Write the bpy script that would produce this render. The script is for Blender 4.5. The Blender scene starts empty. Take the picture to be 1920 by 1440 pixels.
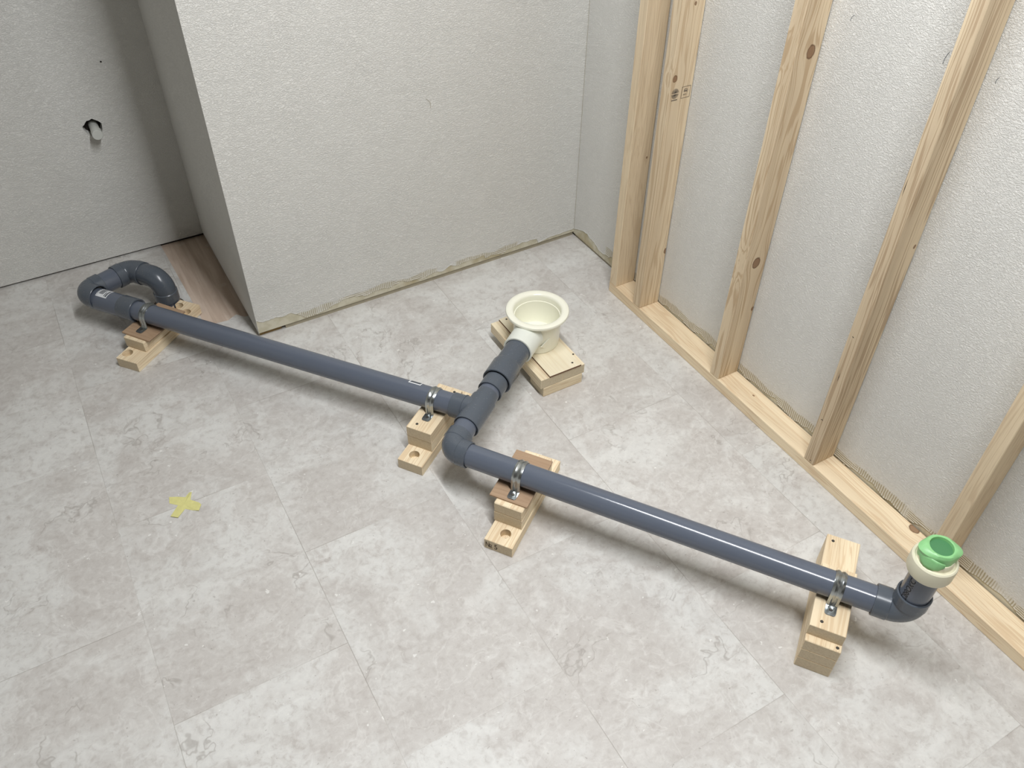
import bpy, bmesh, math, random
from mathutils import Vector, Matrix
random.seed(7)
scene = bpy.context.scene
PI = math.pi

# ------------------------------------------------------------------ camera
cd = bpy.data.cameras.new('camera'); cam = bpy.data.objects.new('camera', cd)
scene.collection.objects.link(cam); scene.camera = cam
cd.sensor_width = 36.0; cd.sensor_fit = 'HORIZONTAL'
cd.lens = 1578.312 * 36.0 / 1920.0
cd.clip_start = 0.02; cd.clip_end = 30
cam.matrix_world = Matrix(((0.86713586, 0.33364944, -0.36980191, -1.2130),
                           (-0.49798804, 0.59438776, -0.63143574, -1.7266),
                           (0.00912755, 0.73169751, 0.68156837, 1.3600),
                           (0, 0, 0, 1)))
# ------------------------------------------------------------------ world + lamp light + exposure
w = bpy.data.worlds.new('world'); scene.world = w; w.use_nodes = True
w.node_tree.nodes['Background'].inputs[0].default_value = (0.75, 0.78, 0.8, 1)
w.node_tree.nodes['Background'].inputs[1].default_value = 0.0
LX, LY0, LY1, LZ = -0.70, -0.56, -1.95, 2.022
def area(name, loc, sx, sy, power, col=(0.968, 0.98, 1.0)):
    ld = bpy.data.lights.new(name, 'AREA'); ld.shape = 'RECTANGLE'; ld.size = sx; ld.size_y = sy
    ld.energy = power; ld.color = col
    o = bpy.data.objects.new(name, ld); o.location = loc; scene.collection.objects.link(o); return o
area('lamp_light', (LX, (LY0 + LY1) / 2, LZ), 0.035, LY0 - LY1, 41.0)
vs = scene.view_settings
vs.view_transform = 'Standard'; vs.look = 'None'; vs.gamma = 1; vs.use_curve_mapping = False
vs.exposure = 0.0
scene.cycles.max_bounces = 6; scene.cycles.diffuse_bounces = 4; scene.cycles.glossy_bounces = 3
scene.cycles.caustics_reflective = False; scene.cycles.caustics_refractive = False

# ------------------------------------------------------------------ helpers
def srgb(r, g, b):
    f = lambda c: (c / 255 / 12.92) if c / 255 <= 0.04045 else ((c / 255 + 0.055) / 1.055) ** 2.4
    return (f(r), f(g), f(b), 1.0)

class MB:
    """material builder on nodes"""
    def __init__(s, name, rough=0.6, metal=0.0, spec=0.5):
        s.m = bpy.data.materials.new(name); s.m.use_nodes = True
        s.nt = s.m.node_tree; s.N = s.nt.nodes; s.L = s.nt.links
        s.b = s.N['Principled BSDF']; s.b.inputs['Roughness'].default_value = rough
        s.b.inputs['Metallic'].default_value = metal
        s.b.inputs['Specular IOR Level'].default_value = spec
    def put(s, sock, v):
        if isinstance(v, bpy.types.NodeSocket): s.L.new(v, sock)
        elif v is not None: sock.default_value = v
    def co(s, kind='Object'):
        n = s.N.new('ShaderNodeTexCoord'); return n.outputs[kind]
    def math(s, op, a, b=None, c=None, clamp=False):
        n = s.N.new('ShaderNodeMath'); n.operation = op; n.use_clamp = clamp
        s.put(n.inputs[0], a)
        if b is not None: s.put(n.inputs[1], b)
        if c is not None: s.put(n.inputs[2], c)
        return n.outputs[0]
    def vm(s, op, a, b=None):
        n = s.N.new('ShaderNodeVectorMath'); n.operation = op
        s.put(n.inputs[0], a)
        if b is not None:
            if op == 'SCALE': s.put(n.inputs['Scale'], b)
            else: s.put(n.inputs[1], b)
        return n.outputs['Value'] if op in ('LENGTH', 'DISTANCE', 'DOT_PRODUCT') else n.outputs[0]
    def sep(s, v):
        n = s.N.new('ShaderNodeSeparateXYZ'); s.L.new(v, n.inputs[0]); return n.outputs
    def comb(s, x, y, z):
        n = s.N.new('ShaderNodeCombineXYZ'); s.put(n.inputs[0], x); s.put(n.inputs[1], y); s.put(n.inputs[2], z); return n.outputs[0]
    def noise(s, v, scale, detail=3, rough=0.55, dist=0.0, lac=2.0):
        n = s.N.new('ShaderNodeTexNoise'); s.put(n.inputs['Vector'], v)
        n.inputs['Scale'].default_value = scale; n.inputs['Detail'].default_value = detail
        n.inputs['Roughness'].default_value = rough; n.inputs['Distortion'].default_value = dist
        n.inputs['Lacunarity'].default_value = lac
        return n.outputs[0]
    def noisec(s, v, scale, detail=3, rough=0.55):
        n = s.N.new('ShaderNodeTexNoise'); s.put(n.inputs['Vector'], v)
        n.inputs['Scale'].default_value = scale; n.inputs['Detail'].default_value = detail
        n.inputs['Roughness'].default_value = rough
        return n.outputs[1]
    def voro(s, v, scale, feature='F1', out=0):
        n = s.N.new('ShaderNodeTexVoronoi'); n.feature = feature; s.put(n.inputs['Vector'], v)
        n.inputs['Scale'].default_value = scale; return n.outputs[out]
    def white(s, v):
        n = s.N.new('ShaderNodeTexWhiteNoise'); n.noise_dimensions = '3D'; s.put(n.inputs['Vector'], v); return n.outputs
    def ss(s, v, lo, hi, a=0.0, b=1.0):
        n = s.N.new('ShaderNodeMapRange'); n.interpolation_type = 'SMOOTHSTEP'
        s.put(n.inputs[0], v); n.inputs[1].default_value = lo; n.inputs[2].default_value = hi
        n.inputs[3].default_value = a; n.inputs[4].default_value = b; return n.outputs[0]
    def mix(s, f, a, b, mode='MIX'):
        n = s.N.new('ShaderNodeMix'); n.data_type = 'RGBA'; n.blend_type = mode
        s.put(n.inputs[0], f); s.put(n.inputs[6], a); s.put(n.inputs[7], b); return n.outputs[2]
    def bump(s, h, strength=0.3, dist=0.001):
        n = s.N.new('ShaderNodeBump'); n.inputs['Strength'].default_value = strength
        n.inputs['Distance'].default_value = dist; s.put(n.inputs['Height'], h)
        s.L.new(n.outputs[0], s.b.inputs['Normal']); return n
    def col(s, c): s.put(s.b.inputs['Base Color'], c)

def plain(name, c, rough=0.5, metal=0.0, var=0.06, spec=0.5, scale=60):
    m = MB(name, rough, metal, spec)
    n = m.noise(m.co(), scale, 3)
    f = m.math('MULTIPLY_ADD', n, var * 2, 1 - var)
    cc = m.N.new('ShaderNodeRGB'); cc.outputs[0].default_value = c
    m.col(m.mix(1.0, cc.outputs[0], m.comb(f, f, f), 'MULTIPLY'))
    return m.m

# ---- floor: stone print vinyl tiles
def floor_mat():
    m = MB('stone_print_vinyl', 0.42, 0, 0.4)
    P = m.co('Object'); x, y, z = m.sep(P)
    i = m.math('FLOOR', m.math('DIVIDE', m.math('ADD', x, 1.3706), 0.3048))
    par = m.math('FLOORED_MODULO', i, 2.0)
    yy = m.math('DIVIDE', m.math('ADD', m.math('ADD', y, 0.909), m.math('MULTIPLY', par, -0.2225)), 0.4572)
    j = m.math('FLOOR', yy)
    fx = m.math('FRACT', m.math('DIVIDE', m.math('ADD', x, 1.3706), 0.3048))
    fy = m.math('FRACT', yy)
    ex = m.math('MULTIPLY', m.math('MINIMUM', fx, m.math('SUBTRACT', 1.0, fx)), 0.3048)
    ey = m.math('MULTIPLY', m.math('MINIMUM', fy, m.math('SUBTRACT', 1.0, fy)), 0.4572)
    e = m.math('MINIMUM', ex, ey)
    wn = m.white(m.comb(i, j, 3.0))
    r1 = m.sep(wn[1])
    Q = m.comb(m.math('ADD', x, m.math('MULTIPLY', r1[0], 9.0)), m.math('ADD', y, m.math('MULTIPLY', r1[1], 9.0)), m.math('MULTIPLY', r1[2], 7.0))
    warp = m.vm('SCALE', m.vm('SUBTRACT', m.noisec(Q, 6.0, 4, .6), (0.5, 0.5, 0.5)), 0.16)
    Qw = m.vm('ADD', Q, warp)
    big = m.noise(Qw, 5.0, 5, 0.62, 0.3)
    med = m.noise(Qw, 14.0, 6, 0.68, 0.6)
    fine = m.noise(Q, 70.0, 5, 0.7, 0.4)
    light = srgb(211, 210, 206); mid = srgb(195, 191, 186); dark = srgb(170, 163, 157)
    t = m.ss(big, 0.40, 0.60)
    c = m.mix(t, mid, light)
    c = m.mix(m.math('MULTIPLY', m.ss(med, 0.50, 0.66), 0.75), c, mid)
    c = m.mix(m.math('MULTIPLY', m.ss(med, 0.60, 0.74), 0.7), c, dark)
    st_ = m.noise(m.vm('ADD', m.vm('MULTIPLY', Qw, (1.0, 2.6, 1.0)), (4.0, 2.0, 1.0)), 9.0, 6, 0.66, 0.4)
    c = m.mix(m.math('MULTIPLY', m.ss(st_, 0.50, 0.66), 0.26), c, dark)
    c = m.mix(m.math('MULTIPLY', m.ss(st_, 0.34, 0.46, 1, 0), 0.26), c, srgb(224, 223, 219))
    c = m.mix(m.math('MULTIPLY', m.ss(fine, 0.50, 0.66), 0.38), c, dark)
    c = m.mix(m.math('MULTIPLY', m.ss(fine, 0.36, 0.48, 1, 0), 0.22), c, srgb(228, 227, 222))
    # thin broken veins
    v1 = m.noise(m.vm('ADD', Qw, (3.3, 1.7, 0)), 3.2, 5, 0.55, 0.3)
    vein = m.ss(m.math('ABSOLUTE', m.math('SUBTRACT', v1, 0.5)), 0.0, 0.007, 1, 0)
    gate = m.ss(m.noise(m.vm('ADD', Q, (8.1, 0, 2)), 6.0, 3), 0.50, 0.60)
    c = m.mix(m.math('MULTIPLY', m.math('MULTIPLY', vein, gate), 0.42), c, srgb(140, 133, 126))
    v2 = m.noise(m.vm('ADD', Qw, (1.3, 5.7, 4)), 6.0, 4, 0.6, 0.5)
    vein2 = m.ss(m.math('ABSOLUTE', m.math('SUBTRACT', v2, 0.52)), 0.0, 0.018, 1, 0)
    c = m.mix(m.math('MULTIPLY', vein2, 0.2), c, srgb(230, 229, 225))
    # light pebbles
    pb = m.ss(m.noise(m.vm('ADD', Q, (2, 2, 6)), 75.0, 2, 0.5, 0.2), 0.73, 0.765)
    c = m.mix(m.math('MULTIPLY', pb, 0.7), c, srgb(232, 231, 227))
    # specks
    sp = m.ss(m.noise(Q, 150.0, 1, 0.5), 0.745, 0.78)
    c = m.mix(m.math('MULTIPLY', sp, 0.35), c, srgb(120, 112, 104))
    tone = m.math('MULTIPLY_ADD', r1[0], 0.06, 0.965)
    c = m.mix(1.0, c, m.comb(tone, tone, tone), 'MULTIPLY')
    jn = m.ss(e, 0.0003, 0.0011, 1, 0)
    jf = m.math('MULTIPLY', jn, m.math('MULTIPLY_ADD', m.ss(m.noise(P, 5.0, 2), .40, .62), 0.36, 0.05))
    c = m.mix(jf, c, srgb(118, 108, 98))
    m.col(c)
    h = m.math('ADD', m.math('MULTIPLY', fine, 0.25), m.ss(e, 0.0, 0.0012))
    m.bump(h, 0.25, 0.0006)
    m.put(m.b.inputs['Roughness'], m.math('MULTIPLY_ADD', med, 0.15, 0.36))
    return m.m

# ---- embossed wallpaper with glue comb marks near the floor
def wall_mat(name, along, comb=True, tint=(226, 225, 220), thr=0.5, zc=0.036):
    m = MB(name, 0.85, 0, 0.25)
    P = m.co('Object'); x, y, z = m.sep(P)
    a = x if along == 'x' else y
    V = m.comb(a, 0.0, z)
    W = m.vm('ADD', V, m.vm('SCALE', m.noisec(V, 60.0, 2), 0.010))
    st = m.vm('MULTIPLY', W, (1.0, 1.0, 1.7))
    n1 = m.noise(st, 270.0, 4, 0.6, 0.5)
    n2 = m.noise(V, 420.0, 2, 0.5)
    n3 = m.noise(V, 14.0, 2)
    h = m.math('ADD', m.math('MULTIPLY', m.ss(n1, 0.38, 0.66), m.math('MULTIPLY_ADD', n3, 0.4, 0.72)), m.math('MULTIPLY', n2, 0.25))
    c0 = srgb(*tint)
    c = m.mix(m.math('MULTIPLY', n3, 0.25), c0, srgb(tint[0] - 8, tint[1] - 8, tint[2] - 9))
    if comb:
        # dried glue combed on the lowest few centimetres
        zz = m.math('ADD', z, m.math('MULTIPLY', m.math('SUBTRACT', m.noise(m.comb(a, 0.0, 0.0), 9.0, 3), 0.5), 0.045))
        band = m.ss(zz, zc, zc + 0.006, 1, 0)
        gate = m.ss(m.noise(m.comb(a, 3.0, 0.0), 6.5, 2), thr, thr + 0.04)
        warpv = m.noise(m.comb(a, 0, z), 45.0, 2)
        s1 = m.math('SINE', m.math('MULTIPLY', m.math('ADD', a, m.math('MULTIPLY', warpv, 0.004)), 2 * PI / 0.0052))
        s2 = m.math('SINE', m.math('MULTIPLY', m.math('ADD', z, m.math('MULTIPLY', warpv, 0.004)), 2 * PI / 0.0050))
        pick = m.ss(m.noise(m.comb(a, 7.0, 0.0), 11.0, 1), 0.46, 0.50)
        smix = m.math('ADD', m.math('MULTIPLY', s1, pick), m.math('MULTIPLY', s2, m.math('SUBTRACT', 1.0, pick)))
        ln = m.ss(smix, 0.0, 0.7)
        msk = m.math('MULTIPLY', band, gate)
        c = m.mix(m.math('MULTIPLY', msk, 0.45), c, srgb(206, 199, 178))
        c = m.mix(m.math('MULTIPLY', m.math('MULTIPLY', msk, ln), 0.75), c, srgb(158, 146, 112))
        h = m.math('ADD', m.math('MULTIPLY', h, m.math('MULTIPLY_ADD', msk, -0.7, 1.0)), m.math('MULTIPLY', m.math('MULTIPLY', msk, smix), -0.6))
    m.col(c)
    m.bump(h, 0.8, 0.0011)
    return m.m

# ---- softwood. long axis = local axis L, faces vary by the other two
def wood_mat(name, L='z', c1=(228, 211, 184), c2=(200, 174, 142), seed=0.0, freq=1.0, knots=(), kface='x', rough=0.62, contrast=1.0):
    m = MB(name, rough, 0, 0.3)
    P = m.co('Object'); s = dict(zip('xyz', m.sep(P)))
    oth = [k for k in 'xyz' if k != L]
    l, a, b = s[L], s[oth[0]], s[oth[1]]
    l = m.math('ADD', l, seed * 3.1)
    if knots:
        ka = s[kface]
        tot = None; knot = None; ring = None
        for (ac, lc, r) in knots:
            da = m.math('SUBTRACT', ka, ac); dl = m.math('SUBTRACT', s[L], lc)
            d = m.math('SQRT', m.math('ADD', m.math('POWER', m.math('DIVIDE', da, r), 2.0), m.math('POWER', m.math('DIVIDE', dl, r * 1.35), 2.0)))
            d = m.math('ADD', d, m.math('MULTIPLY', m.math('SUBTRACT', m.noise(P, 150.0, 2), 0.5), 0.35))
            g = m.math('EXPONENT', m.math('MULTIPLY', m.math('MULTIPLY', d, d), -0.09))
            push = m.math('MULTIPLY', m.math('MULTIPLY', da, g), -0.75)
            tot = push if tot is None else m.math('ADD', tot, push)
            kk = m.ss(d, 0.85, 1.05, 1, 0); knot = kk if knot is None else m.math('MAXIMUM', knot, kk)
            rr = m.ss(m.math('ABSOLUTE', m.math('SUBTRACT', d, 0.92)), 0.0, 0.22, 1, 0); ring = rr if ring is None else m.math('MAXIMUM', ring, rr)
        if kface == oth[0]: a = m.math('ADD', a, tot)
        else: b = m.math('ADD', b, tot)
    wob = m.math('MULTIPLY', m.math('SUBTRACT', m.noise(m.comb(l, seed, 0.0), 2.6, 2), 0.5), 0.022)
    A = m.math('ADD', a, wob)
    V = m.comb(m.math('MULTIPLY', A, 1.0), m.math('MULTIPLY', b, 1.0), m.math('MULTIPLY', l, 0.035))
    V = m.vm('ADD', V, (seed * 0.7, seed * 0.3, seed))
    g1 = m.noise(V, 42.0 * freq, 3, 0.5, 0.5)
    rings = m.math('SINE', m.math('MULTIPLY', g1, 62.0))
    late = m.ss(rings, 0.15, 1.0)
    wide = m.ss(m.noise(V, 16.0 * freq, 1), 0.42, 0.60)
    fib = m.noise(m.vm('MULTIPLY', V, (1, 1, 0.6)), 420.0, 3, 0.6)
    c = m.mix(m.math('MULTIPLY', late, 0.62 * contrast), srgb(*c1), srgb(*c2))
    c = m.mix(m.math('MULTIPLY', wide, 0.30 * contrast), c, srgb(*[int(0.9 * q) for q in c2]))
    c = m.mix(m.math('MULTIPLY', m.ss(fib, 0.50, 0.70), 0.22), c, srgb(*[int(0.88 * q) for q in c2]))
    if knots:
        c = m.mix(m.math('MULTIPLY', knot, 0.85), c, srgb(134, 100, 72))
        c = m.mix(m.math('MULTIPLY', ring, 0.70), c, srgb(96, 66, 44))
    # saw-cut end grain is browner, with faint tight rings
    nz = m.math('ABSOLUTE', dict(zip('xyz', m.sep(m.co('Normal'))))[L])
    eg = m.ss(nz, 0.8, 0.95)
    er = m.math('SINE', m.math('MULTIPLY', m.math('ADD', m.math('MULTIPLY', b if b is not None else a, 1.0), m.math('MULTIPLY', m.math('MULTIPLY', a, a), 6.0)), 2600.0))
    ec = m.mix(m.math('MULTIPLY', m.ss(er, 0.1, 1.0), 0.35), srgb(*[int(0.86 * q) for q in c1]), srgb(*[int(0.80 * q) for q in c2]))
    ec = m.mix(m.math('MULTIPLY', m.ss(m.noise(P, 260.0, 2), .4, .7), 0.25), ec, srgb(*[int(0.76 * q) for q in c2]))
    c = m.mix(eg, c, ec)
    m.col(c)
    m.bump(m.math('ADD', fib, m.math('MULTIPLY', late, 0.5)), 0.18, 0.0004)
    return m.m

def link(o, parent=None):
    scene.collection.objects.link(o)
    if parent: o.parent = parent
    return o
def mesh_obj(name, verts, faces, mats, parent=None, smooth=False, midx=None, loc=None):
    me = bpy.data.meshes.new(name); me.from_pydata([tuple(v) for v in verts], [], faces); me.update()
    if not isinstance(mats, (list, tuple)): mats = [mats]
    for mm in mats: me.materials.append(mm)
    if smooth:
        for p in me.polygons: p.use_smooth = True
    if midx:
        for p, i in zip(me.polygons, midx): p.material_index = i
    o = bpy.data.objects.new(name, me)
    if loc: o.location = loc
    return link(o, parent)
def bm_obj(name, bm, mats, parent=None, smooth=False, sharp=None):
    me = bpy.data.meshes.new(name); bm.normal_update(); bm.to_mesh(me); bm.free()
    if not isinstance(mats, (list, tuple)): mats = [mats]
    for mm in mats: me.materials.append(mm)
    if smooth:
        for p in me.polygons: p.use_smooth = True
        if sharp: me.set_sharp_from_angle(angle=math.radians(sharp))
    return link(bpy.data.objects.new(name, me), parent)
def box_bm(sx, sy, sz, bevel=0.0008, centre=(0, 0, 0)):
    bm = bmesh.new(); bmesh.ops.create_cube(bm, size=1.0)
    for v in bm.verts: v.co = Vector((v.co.x * sx + centre[0], v.co.y * sy + centre[1], v.co.z * sz + centre[2]))
    if bevel: bmesh.ops.bevel(bm, geom=list(bm.edges), offset=bevel, segments=1, affect='EDGES')
    return bm
def empty(name, label, cat, loc=(0, 0, 0), rotz=0.0, group=None):
    o = bpy.data.objects.new(name, None); o.location = loc; o.rotation_euler = (0, 0, rotz)
    o.empty_display_size = 0.05; link(o); o['label'] = label; o['category'] = cat
    if group: o['group'] = group
    return o
def struct(o): o['kind'] = 'structure'; return o

# pipe grid axes: u runs along the long pipes, v across them (away from the camera)
U = Vector((0.586, -0.8103, 0)); V = Vector((0.8103, 0.586, 0)); Z = Vector((0, 0, 1))
def W3(u, v, z=0.0): return U * u + V * v + Z * z
UANG = math.atan2(U.y, U.x)

# ------------------------------------------------------------------ materials
M = {}
M['floor'] = floor_mat()
M['wall_back'] = wall_mat('embossed_wallpaper_back', 'x', thr=0.47)
M['wall_right'] = wall_mat('embossed_wallpaper_right', 'y', thr=0.38, zc=0.050)
M['wall_plain'] = wall_mat('embossed_wallpaper_plain', 'x', comb=False)
M['wall_plain_y'] = wall_mat('embossed_wallpaper_plain_y', 'y', comb=False)
M['ceiling'] = plain('ceiling_paint', srgb(168, 166, 160), 0.9)
M['front_wall'] = plain('dim_unseen_wall', srgb(120, 112, 102), 0.8)  # unseen wall, darkened to cut bounce light
M['dark'] = plain('cavity_shade', srgb(38, 32, 27), 0.9)  # near black standing in for the shade inside gaps and holes
M['ledge'] = plain('shaded_board_edge', srgb(170, 162, 142), 0.9, var=0.2, scale=35)  # beige of the wall foot strips, recess shade put into the colour
M['ochre'] = plain('old_glue_ochre', srgb(140, 116, 74), 0.9, var=0.25, scale=25)
def board_mat():
    m = MB('bare_plasterboard', 0.9, 0, 0.2)
    P = m.co(); n = m.noise(P, 40.0, 4, 0.6); n2 = m.noise(P, 9.0, 2)
    c = m.mix(m.ss(n, 0.4, 0.62), srgb(208, 203, 184), srgb(194, 188, 165))
    c = m.mix(m.math('MULTIPLY', m.ss(n2, 0.52, 0.62), 0.5), c, srgb(168, 152, 112))
    m.col(c); m.bump(n, 0.3, 0.001); return m.m
M['board'] = board_mat()
def ply_mat():
    m = MB('bare_plywood', 0.75, 0, 0.25)
    P = m.co(); x, y, z = m.sep(P)
    V_ = m.comb(x, m.math('MULTIPLY', y, 0.07), z)
    n = m.noise(V_, 60.0, 4, 0.6, 0.6)
    c = m.mix(m.ss(n, 0.35, 0.65), srgb(208, 190, 174), srgb(190, 170, 153))
    sp = m.ss(m.noise(m.vm('ADD', P, (3, 3, 3)), 22.0, 3, .6), 0.60, 0.68)
    c = m.mix(m.math('MULTIPLY', sp, 0.35), c, srgb(210, 200, 188))
    m.col(c); m.bump(n, 0.2, 0.0004); return m.m
M['ply'] = ply_mat()
def pvc_mat(name, c, rough=0.27):
    m = MB(name, rough, 0, 0.5)
    P = m.co(); n = m.noise(P, 30.0, 3, 0.6); n2 = m.noise(P, 240.0, 2)
    cc = m.mix(m.math('MULTIPLY', n, 0.35), srgb(*c), srgb(c[0] + 9, c[1] + 8, c[2] + 6))
    m.col(cc)
    m.put(m.b.inputs['Roughness'], m.math('MULTIPLY_ADD', n2, 0.08, rough))
    return m.m
M['pvc'] = pvc_mat('grey_pvc_pipe', (92, 99, 112), 0.13)
M['pvcf'] = pvc_mat('grey_pvc_fitting', (82, 89, 98), 0.22)
M['gap'] = plain('dark_joint_gap', srgb(26, 30, 38), 0.6)
def cream_mat(name, c, rough, sss=0.0):
    m = MB(name, rough, 0, 0.5)
    n = m.noise(m.co(), 25.0, 2)
    m.col(m.mix(m.math('MULTIPLY', n, 0.3), srgb(*c), srgb(c[0] - 8, c[1] - 8, c[2] - 12)))
    return m.m
M['cream'] = cream_mat('cream_plastic', (241, 240, 224), 0.2)
M['white_pvc'] = cream_mat('pale_grey_white_plastic', (226, 229, 220), 0.35)
M['cap'] = cream_mat('ivory_rubber_cap', (226, 222, 198), 0.42)
def green_mat():
    m = MB('green_masking_tape', 0.38, 0, 0.5)
    n = m.noise(m.co(), 130.0, 3, 0.6)
    m.col(m.mix(n, srgb(128, 186, 124), srgb(146, 206, 142))); m.bump(n, 0.25, 0.0005)
    return m.m
M['green'] = green_mat()
M['green_dark'] = plain('green_tape_over_opening', srgb(72, 128, 84), 0.45)
def zinc_mat():
    m = MB('galvanised_steel', 0.24, 0.95, 0.5)
    P = m.co(); n = m.noise(P, 35.0, 2, 0.5)
    m.col(m.mix(n, srgb(150, 157, 162), srgb(192, 195, 192)))
    m.put(m.b.inputs['Roughness'], m.math('MULTIPLY_ADD', n, 0.2, 0.16)); return m.m
M['zinc'] = zinc_mat()
M['screw'] = plain('screw_steel', srgb(120, 118, 112), 0.35, 0.8)
M['screw_dark'] = plain('screw_recess', srgb(48, 42, 36), 0.7)
M['ink'] = plain('black_ink', srgb(24, 24, 28), 0.6)
M['stamp'] = plain('faded_stamp_ink', srgb(92, 84, 76), 0.8)
M['paper'] = plain('white_sticker', srgb(222, 224, 226), 0.45)
M['sticker_dark'] = plain('sticker_print', srgb(70, 76, 84), 0.45)
M['yellow'] = plain('yellow_masking_tape', srgb(214, 209, 140), 0.55, var=0.12, scale=90)
M['brown_ply'] = wood_mat('brown_lauan_plywood', 'x', (174, 147, 120), (150, 122, 96), 5.0, 1.4, contrast=0.6)
M['brown_edge'] = plain('brown_plywood_edge', srgb(112, 82, 62), 0.8)
M['pale_ply'] = wood_mat('pale_plywood_sheet', 'y', (236, 226, 200), (224, 208, 176), 8.0, 0.5, contrast=0.6)
M['stub'] = cream_mat('pale_stub_plastic', (206, 208, 202), 0.4)
M['lamp_body'] = plain('lamp_enamel', srgb(225, 225, 222), 0.4)

# ------------------------------------------------------------------ room shell
HC = 2.12; XL = -3.1; YF = -4.6; YA = 0.525; YB0, YB1 = -0.0095, -0.0005; XC = -0.941
def boolean(o, cutters):
    for c in cutters:
        md = o.modifiers.new('b', 'BOOLEAN'); md.operation = 'DIFFERENCE'; md.solver = 'EXACT'; md.object = c
    dg = bpy.context.evaluated_depsgraph_get(); dg.update()
    me = bpy.data.meshes.new_from_object(o.evaluated_get(dg))
    o.modifiers.clear(); old = o.data; o.data = me; me.name = old.name
    for c in cutters:
        bpy.data.objects.remove(c, do_unlink=True)
    return o
def cyl_cut(loc, r, depth, parent=None, n=48):
    bm = bmesh.new(); bmesh.ops.create_cone(bm, cap_ends=True, segments=n, radius1=r, radius2=r, depth=depth)
    o = bm_obj('cut', bm, [], parent); o.location = loc; return o
# tile layer (3 mm) with the cut-out in the recess and the drain hole
DR = W3(-0.833, -0.762)
T = 0.003
bm = box_bm(-XL + 0.2, -YF + YA + 0.02, T, 0, ((XL + 0.2) / 2, (YF + YA + 0.02) / 2, -T / 2))
fl = bm_obj('floor', bm, M['floor']); struct(fl)
cutp = [(-1.064, 0.60), (-1.0535, 0.30), (-1.047, 0.105), (-1.02, 0.101), (-0.99, 0.098), (-0.978, 0.106), (-0.966, 0.112), (-0.95, 0.092), (-0.90, 0.09), (-0.90, 0.60)]
def prism(poly, z0, z1, name='cut', mats=(), parent=None):
    n = len(poly); v = [(p[0], p[1], z0) for p in poly] + [(p[0], p[1], z1) for p in poly]
    f = [list(range(n))[::-1], list(range(n, 2 * n))] + [[i, (i + 1) % n, n + (i + 1) % n, n + i] for i in range(n)]
    o = mesh_obj(name, v, f, list(mats), parent)
    bm = bmesh.new(); bm.from_mesh(o.data); bmesh.ops.recalc_face_normals(bm, faces=bm.faces); bm.to_mesh(o.data); bm.free()
    return o
boolean(fl, [prism(cutp, -0.02, 0.02), cyl_cut((DR.x - 0.006, DR.y + 0.002, 0), 0.043, 0.05)])
bm = box_bm(-XL + 0.2, -YF + YA + 0.02, 0.012, 0, ((XL + 0.2) / 2, (YF + YA + 0.02) / 2, -T - 0.0062))
sf = bm_obj('plywood_underlay', bm, M['ply'], fl)
sf['label'] = 'bare plywood underlay showing where the vinyl is cut away'
boolean(sf, [cyl_cut((DR.x, DR.y, 0), 0.039, 0.08)])
bm = bmesh.new()
bmesh.ops.create_cone(bm, cap_ends=True, segments=40, radius1=0.05, radius2=0.05, depth=0.02)
o = bm_obj('drain_hole_bottom', bm, M['dark'], fl); o.location = (DR.x, DR.y, -0.05)

# walls as solid slabs
def slab(name, x0, x1, y0, y1, z0, z1, mat, parent=None):
    bm = box_bm(x1 - x0, y1 - y0, z1 - z0, 0, ((x0 + x1) / 2, (y0 + y1) / 2, (z0 + z1) / 2))
    return bm_obj(name, bm, mat, parent)
# back wall: bare board whose foot stops above the floor, recessed strip with shade in its colour, wallpaper sheet with a torn foot
BZ = 0.0135
yb = lambda x: YB1 + (YB0 - YB1) * (x / XC)
def slanted(name, y_off0, y_off1, z0, z1, mat, parent=None, x0=XC, x1=0.0):
    v = [(x0, yb(x0) + y_off0, z0), (x1, yb(x1) + y_off0, z0), (x1, yb(x1) + y_off1, z0), (x0, yb(x0) + y_off1, z0)]
    v += [(a, b, z1) for a, b, _ in v]
    return mesh_obj(name, v, [(3, 2, 1, 0), (4, 5, 6, 7), (0, 1, 5, 4), (1, 2, 6, 5), (2, 3, 7, 6), (3, 0, 4, 7)], mat, parent)
wb = slanted('wall_back', 0.0, 0.06, BZ, HC, M['board'], x1=0.0); struct(wb)
tr = slanted('trim_1', 0.0045, 0.05, 0.0, BZ, [M['ledge']], x0=-0.872, x1=-0.0005); struct(tr)
tr2 = slanted('trim_2', 0.009, 0.05, 0.0, BZ, [M['ochre']], x0=XC + 0.002, x1=-0.882); struct(tr2)
# ragged wallpaper
def ragged_sheet(name, prof, top, thick, place, mat, parent, sub=0.006, jag=0.0014, seed=1):
    rnd = random.Random(seed); pts = []
    for (a0, z0), (a1, z1) in zip(prof, prof[1:]):
        n = max(1, int(abs(a1 - a0) / sub))
        for k in range(n):
            t = k / n; pts.append((a0 + (a1 - a0) * t, z0 + (z1 - z0) * t + (rnd.uniform(-jag, jag) if k else 0)))
    pts.append(prof[-1]); n = len(pts); v = []; f = []; 
    for a, z in pts:
        v += [place(a, z, thick * 1.9), place(a, min(z + 0.004, top), thick), place(a, top, thick), place(a, z, 0.0002), place(a, top, 0.0002)]
    for i in range(n - 1):
        p, q = 5 * i, 5 * (i + 1)
        f += [(p, q, q + 1, p + 1), (p + 1, q + 1, q + 2, p + 2), (p, p + 3, q + 3, q)]
    f += [(0, 1, 2, 4, 3), (5 * n - 5, 5 * n - 2, 5 * n - 1, 5 * n - 3, 5 * n - 4)]
    o = mesh_obj(name, v, f, mat, parent)
    bm = bmesh.new(); bm.from_mesh(o.data); bmesh.ops.recalc_face_normals(bm, faces=bm.faces); bm.to_mesh(o.data); bm.free()
    return o
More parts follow.
